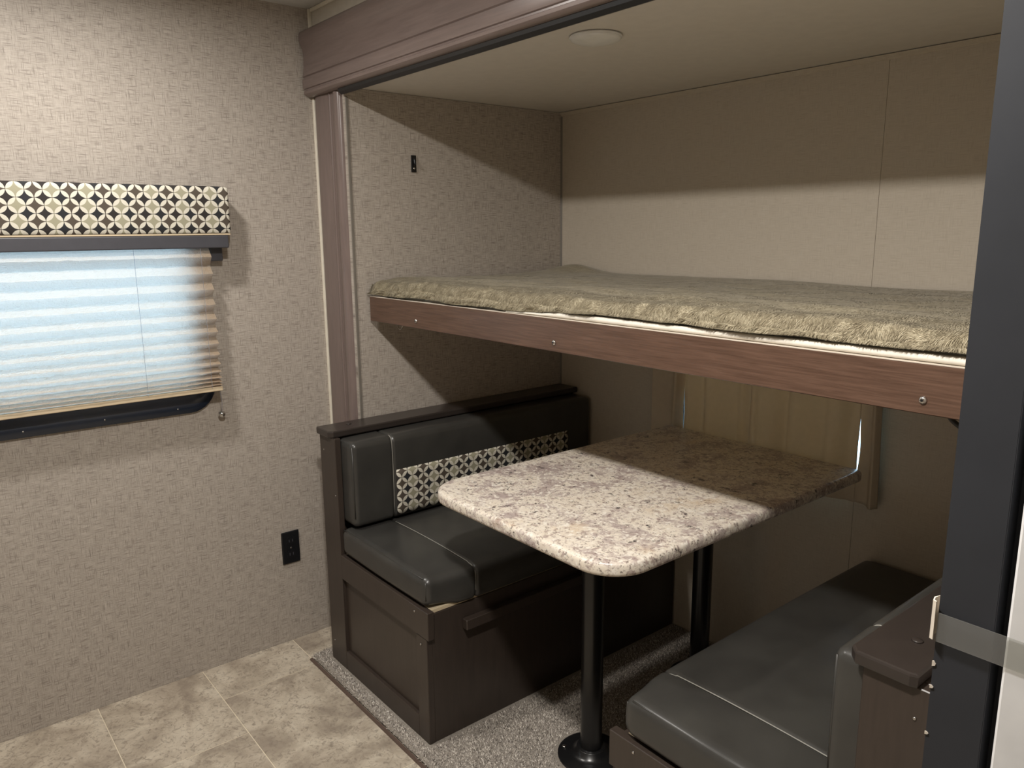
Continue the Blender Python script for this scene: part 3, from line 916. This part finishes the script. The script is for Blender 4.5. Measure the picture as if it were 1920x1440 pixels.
# ------------------------------------------------------------------ benches
def make_bench(xw, dr, depth, capw, cap0, postw, cush, label, sl, bl_, seam, yo=0.0, inset=.006):
    """xw wall side, dr +1/-1 direction to the seat front"""
    X = lambda d: xw + dr * d
    ss = lambda v, a, b: (lambda t: t * t * (3 - 2 * t))(max(0, min(1, (v - a) / (b - a))))
    def bx(d0, d1, y0, y1, z0, z1, bev=0., seg=1, bm=None):
        a, b = sorted((X(d0), X(d1))); return box(a, b, y0, y1, z0, z1, bev, seg, bm)
    Z0 = .0128; SH = .408; PT = .782
    Y1 = YB - .008
    bn = thing('dinette_bench', ((X(0) + X(depth)) / 2, .5, Z0), label, 'bench')
    # end panel: back post, stiles, rails and a recessed field
    obj('back_post', bx(.004, postw, yo, yo + .020, Z0, PT, .0015), M['bench_wood'], bn)
    obj('end_rail', bx(postw + .0002, depth + .010, yo - .001, yo + .020, .328, SH, .0015), M['bench_wood'], bn)
    obj('end_rail', bx(postw + .0002, depth - .052, yo, yo + .020, Z0, .078, .0015), M['bench_wood'], bn)
    obj('end_stile', bx(depth - .0518, depth, yo, yo + .020, Z0, .3278, .0015), M['bench_wood'], bn)
    obj('end_field', bx(postw + .0002, depth - .052, yo + .011, yo + .020, .0782, .3278), M['bench_wood'], bn)
    # front face towards the table, ledger rail, seat board, back board, cap
    fp = obj('front_panel', bx(depth - .016, depth - .001, yo + .0202, Y1, Z0, .3955, .001), M['bench_wood'], bn)
    obj('ledger_rail', bx(depth - .0008, depth + .021, .118, Y1 - .01, .322, .352, .002), M['bench_wood'], bn)
    obj('seat_board', bx(.075, depth - .004 - (inset - .006), yo + .0202, Y1, .396, .4075, .001), M['pale_wood'], bn)
    obj('back_board', bx(.010, .070, yo + .0202, Y1, Z0, PT, .001), M['bench_wood'], bn)
    # cap with clipped front corners
    a0, a1 = cap0, cap0 + capw
    poly = [(X(a0), yo - .006), (X(a0), Y1), (X(a1), Y1), (X(a1), yo + .004), (X(a1 - .012), yo - .010), (X(a0 + .010), yo - .010)]
    cp_ = obj('top_cap', prism(poly, 2, PT + .0005, PT + .0215, .004), M['cap_wood'], bn)
    obj('cap_plug', lathe([(.0085, 0), (.007, .0018), (.003, .0026)], (X(a0 + capw * .42), yo + .085, PT + .0217), 'z', 14), M['cap_wood'], cp_, True)
    for (d, zz) in ((.030, .735), (postw - .012, .60), (.030, .085)):
        obj('screw', lathe([(.0028, 0), (.0022, -.0012), (.0008, -.0018)], (X(d), yo - .0002, zz), 'y', 8), M['steel'], bn, True)
    for (d, zz) in ((depth - .055, .391), (depth - .028, .305)):
        obj('screw', lathe([(.0036, 0), (.0028, -.0012), (.001, -.0018)], (X(d), yo - .0012, zz), 'y', 8), M['steel'], bn, True)

    # seat cushion (loose)
    def fn_seat(p, n):
        d = Vector((0, 0, 0))
        u_ = (p.x - (X(.11) + X(depth)) / 2) / .26; v_ = (p.y - .52) / .52
        if n.z > .3: d.z += .010 * max(0, 1 - u_ * u_) * max(0, 1 - v_ ** 4) + .0010 * math.sin(p.x * 21 + p.y * 13) * (1 - min(1, abs(u_)))
        if n.y < -.5: d.y -= .004 * max(0, 1 - u_ * u_)
        if dr * n.x > .5: d.x += dr * .005 * max(0, 1 - ((p.z - .452) / .045) ** 2)
        fo = ss(p.y, yo + .03, yo + .12)
        if dr * (p.x - X(depth - inset - .02)) > 0:
            d.x += dr * .014 * fo * ss(dr * (p.x - X(depth - inset - .02)), 0, .012)
            if p.z < .44 and dr * n.x > .7 and inset < .01: d.z -= .016 * fo * ss(.44 - p.z, 0, .02)
        g_ = math.exp(-((p.y - seam) / .005) ** 2)
        d -= n * .0045 * g_
        return d
    ey = [seam + k * .003 for k in range(-4, 5)]
    sc0, sc1 = sorted((X(postw + .002), X(depth - inset)))
    sc = obj('seat_cushion', cushion(sc0, sc1, yo + .004, Y1 - .004, SH + .004, .497, .022, fn_seat, (14, 26, 4), ey), M['leather'], None, True)
    tag(sc, sl, 'cushion')
    # welt: seam across the top and down the front, and around the end face
    zt = .497
    ft = X(depth - inset)
    arc = [(ft - dr * (.022 - .022 * math.sin(a)), seam, zt - .022 + .022 * math.cos(a)) for a in [PI / 2 * k / 6 for k in range(7)]]
    def top(xx, yy):
        u_ = (xx - (X(.11) + X(depth)) / 2) / .26; v_ = (yy - .52) / .52
        return zt + .010 * max(0, 1 - u_ * u_) * max(0, 1 - v_ ** 4)
    line = [(X(postw + .07 + (depth - .024 - inset - postw - .07) * k / 12), seam, 0) for k in range(13)]
    line = [(p[0], seam, top(p[0], seam) - .0022) for p in line]
    arc = [(a[0] + dr * (.004 + .010 * k / 6), a[1], a[2] - .002 * (1 - k / 6)) for k, a in enumerate(arc)]
    dn = [(ft + dr * .0142, seam, zt - .022 - .05 * k / 4) for k in range(1, 5)]
    obj('seam_stitch', tube(line + arc + dn, .0013, 6), M['thread'], sc, True)
    yc = yo + .004 + .0066
    edge = [(X(postw + .01 + (depth - .028 - inset - postw) * k / 14), yc - .001, top(X(postw + .01 + (depth - .028 - inset - postw) * k / 14), .012) - .0055) for k in range(15)]
    obj('edge_welt', tube(edge, .0022, 6), M['leather'], sc, True)
    cx_ = ft - dr * .0055
    obj('edge_welt', tube([(cx_, yc - .001, zt - .012), (cx_ + dr * .001, yc - .002, zt - .030), (cx_ + dr * .001, yc - .002, SH + .026)], .0022, 6), M['leather'], sc, True)

    # back cushion (leans on the back board)
    ZB0, ZB1 = .5075, PT - .006
    c0, c1 = sorted((X(.0715), X(cush)))
    def fn_back(p, n):
        d = Vector((0, 0, 0))
        v_ = (p.y - .52) / .52; w_ = (p.z - (ZB0 + ZB1) / 2) / .14
        if dr * n.x > .5: d.x += dr * .006 * max(0, 1 - w_ ** 4) * max(0, 1 - v_ ** 6)
        if n.z > .5: d.z += .004 * max(0, 1 - v_ ** 4)
        d -= n * .0045 * math.exp(-((p.y - seam) / .005) ** 2)
        return d
    bc = obj('back_cushion', cushion(c0, c1, yo + .0215, Y1 - .002, ZB0, ZB1, .019, fn_back, (4, 26, 8), ey), M['leather'], None, True)
    tag(bc, bl_, 'cushion')
    fx = X(cush)
    def face(yy, zz):
        v_ = (yy - .52) / .52; w_ = (zz - (ZB0 + ZB1) / 2) / .14
        return fx + dr * (.006 * max(0, 1 - w_ ** 4) * max(0, 1 - v_ ** 6))
    ln_ = [(face(seam, ZB0 + .02) + dr * -.003, seam, ZB0 + .02 + (ZB1 - ZB0 - .04) * k / 8) for k in range(9)]
    ln_ = [(face(seam, p[2]) - dr * .003, seam, p[2]) for p in ln_]
    arc = [(fx - dr * (.019 - .019 * math.cos(a)) - dr * .001, seam, ZB1 - .019 + .019 * math.sin(a) + .001) for a in [PI / 2 * k / 6 for k in range(1, 7)]]
    obj('seam_stitch', tube(ln_ + arc, .0013, 6), M['thread'], bc, True)
    # printed insert
    bm_ = bmesh.new(); uvl_ = bm_.loops.layers.uv.new('UVMap')
    ys = [seam + .008 + (.905 - seam - .008) * k / 30 for k in range(31)]; zz_ = [ZB0 + .012 + (.668 - ZB0 - .012) * k / 8 for k in range(9)]
    G_ = [[bm_.verts.new((face(a, c) + dr * .0007, a, c)) for c in zz_] for a in ys]
    for i in range(30):
        for j in range(8):
            f_ = bm_.faces.new((G_[i][j], G_[i + 1][j], G_[i + 1][j + 1], G_[i][j + 1]))
            for lp, (a, c) in zip(f_.loops, ((ys[i], zz_[j]), (ys[i + 1], zz_[j]), (ys[i + 1], zz_[j + 1]), (ys[i], zz_[j + 1]))):
                lp[uvl_].uv = (a - ys[0] + .0405, c - zz_[0])
    pi_ = obj('print_insert', bm_, M['circle_print'], bc, True)
    md = pi_.modifiers.new('thick', 'SOLIDIFY'); md.thickness = .0006; md.offset = 0
    # welt on the end face corner
    obj('edge_welt', tube([(fx - dr * .0055, .0215 + yo + .0048, ZB0 + .03), (fx - dr * .0050, .0215 + yo + .0045, (ZB0 + ZB1) / 2), (fx - dr * .0055, .0215 + yo + .0048, ZB1 - .012)], .0022, 6), M['leather'], bc, True)
    return bn


plain('cap_wood', srgb(52, 46, 43), 0.30, 0.55)
make_bench(.208, 1, .592, .098, -.004, .107, .172,
           'dark brown wooden dinette bench against the taupe end wall', 'charcoal vinyl seat cushion on the bench by the taupe wall',
           'charcoal vinyl back cushion with petal-circle insert, fully in view behind table', .160)
make_bench(2.048, -1, .590, .098, .028, .106, .163,
           'dark brown wooden dinette bench beside the dark partition edge', 'charcoal vinyl seat cushion on the bench beside the partition edge',
           'charcoal vinyl back cushion standing beside the dark partition edge', .160, .022, .024)

# ------------------------------------------------------------------ back window and curtains
w2 = thing('window_2', ((VX0 + VX1) / 2, YB, VZ0), 'window behind the cream curtains above the table', None)
tag(w2, kind='structure')
b = box(VX0 - .02, VX1 + .012, YB - .008, YB - .0005, VZ1 - .001, VZ1 + .024, .002, 1)
box(VX0 - .02, VX1 + .012, YB - .008, YB - .0005, VZ0 - .024, VZ0 + .001, .002, 1, bm=b)
box(VX0 - .02, VX0 + .004, YB - .008, YB - .0005, VZ0 + .0012, VZ1 - .0012, .002, 1, bm=b)
box(VX1 - .004, VX1 + .012, YB - .008, YB - .0005, VZ0 + .0012, VZ1 - .0012, .002, 1, bm=b)
obj('window_frame', b, M['frame_navy'], w2)
obj('window_pane', box(VX0 + .001, VX1 - .001, YB + .03, YB + .033, VZ0 + .001, VZ1 - .001), M['glass'], w2)


def curtain(strips, ztop, zbot, amp, seed, label, pe=.013):
    """one panel; its folds part in thin slits between the strips (x0, x1, folds, bulge0, bulge1, lean1)"""
    nx, nz = 80, 36
    r = random.Random(seed); bm = bmesh.new()
    for (x0, x1, folds, b0, b1, lean) in strips:
        ph = [r.uniform(0, 6.28) for _ in range(4)]; G_ = []
        for j in range(nz + 1):
            t = j / nz; row = []
            bl_ = math.exp(-((t - .66) / .13) ** 2)
            for i in range(nx + 1):
                s = i / nx
                l0 = x0 + b0 * bl_; l1 = x1 + lean * t + b1 * bl_
                xx = l0 + (l1 - l0) * s
                a = 2 * PI * folds * s + ph[0]
                yy = YB - .031 + pe * max(0, 1 - min(s, 1 - s) * 9) + amp * min(1, s * 9, (1 - s) * 9) * (math.sin(a) + .35 * math.sin(1.7 * a + ph[1] + t)) * (.8 + .2 * t)
                yy = min(yy, YB - .0105)
                xx += .006 * math.sin(a + ph[2]) * min(1, s * 6, (1 - s) * 6)
                row.append(bm.verts.new((xx, yy, ztop + (zbot - ztop) * t + .003 * math.sin(s * 5 + ph[3]) * t)))
            G_.append(row)
        for A, B in zip(G_, G_[1:]):
            for i in range(nx): bm.faces.new((A[i], A[i + 1], B[i + 1], B[i]))
    o = obj('curtain', bm, M['curtain_fabric'], None, True)
    md = o.modifiers.new('thick', 'SOLIDIFY'); md.thickness = .0012; md.offset = 0
    return tag(o, label, 'curtain')
curtain([(.690, .8255, 1.3, 0, -.003, 0), (.8255, 1.0865, 2.1, .003, 0, 0)], 1.092, .655, .0105, 5, 'cream curtain panel hanging nearest the left bench behind the table')
curtain([(1.0822, 1.4275, 3.1, 0, -.002, 0), (1.4275, 1.478, .7, .005, 0, .014)], 1.092, .648, .0105, 8, 'cream curtain panel with a daylight slit beside the right bench', .007)
tag(obj('curtain_rail', box(.665, 1.500, YB - .048, YB - .0005, 1.0925, 1.103, .001, 1), M['rail_cream'], None), 'slim curtain rail hidden under the bunk platform', 'curtain rail')

# ------------------------------------------------------------------ partition edge, tape, white door
PX0, PX1, PY0 = 2.187, 2.2335, -.40
pw = thing('wall_partition', ((PX0 + PX1) / 2, -.15, 0), 'partition wall with dark slate edge beside the right bench', None)
tag(pw, kind='structure')
obj('panel', box(PX0 + .0015, PX1 - .0078, PY0 + .0012, .130, .001, CEIL - .001), M['linen_taupe_x'], pw)
b = box(PX0, PX1 - .0075, PY0, PY0 + .001, .001, CEIL - .001)
box(PX1 - .0077, PX1 - .0070, PY0, PY0 + .0179, .001, CEIL - .001, bm=b)       # the band turns into the groove
eb = obj('edge_band', b, M['partition_edge'], pw)
tag(eb, 'dark slate edge band of the partition')
obj('edge_groove', box(PX1 - .0076, PX1, PY0 + .018, PY0 + .050, .001, CEIL - .001), M['partition_edge'], pw)
rr = random.Random(2)
for (zz, hh) in ((1.060, .005), (1.041, .003), (1.000, .003)):
    poly = [(PX0 - .0006, zz), (PX0 + .0016, zz + hh * .2), (PX0 + .0022, zz + hh * .6), (PX0 + .0008, zz + hh), (PX0 - .0006, zz + hh * .9)]
    obj('edge_chip', prism(poly, 1, PY0 - .0006, PY0 - .0001), M['chip_pale'], pw)
d1_ = struct('door_1', box(2.2345, 2.34, PY0 - .002, PY0 + .028, .006, 1.98, .002, 2), M['door_white'], 'plain white door edge beside the dark partition edge')
tp = thing('tape_strip', (2.215, PY0, 1.083), 'clear adhesive tape strip from dark partition edge to white door', 'tape')
obj('tape_film', box(PX0 - .0004, 2.27, PY0 - .0030, PY0 - .0026, 1.083, 1.107), M['tape'], tp)
bm = bmesh.new()
pr_ = [(PX0 - .0006, PY0 - .0031), (PX0 - .0030, PY0 - .0020), (PX0 - .0042, PY0 + .003), (PX0 - .0030, PY0 + .009), (PX0 - .0034, PY0 + .009), (PX0 - .0052, PY0 + .003), (PX0 - .0036, PY0 - .0032), (PX0 - .0008, PY0 - .0042)]
tag(obj('torn_end', prism(pr_, 2, 1.084, 1.116), M['chip_pale'], tp), 'pale crumpled end of the tape')
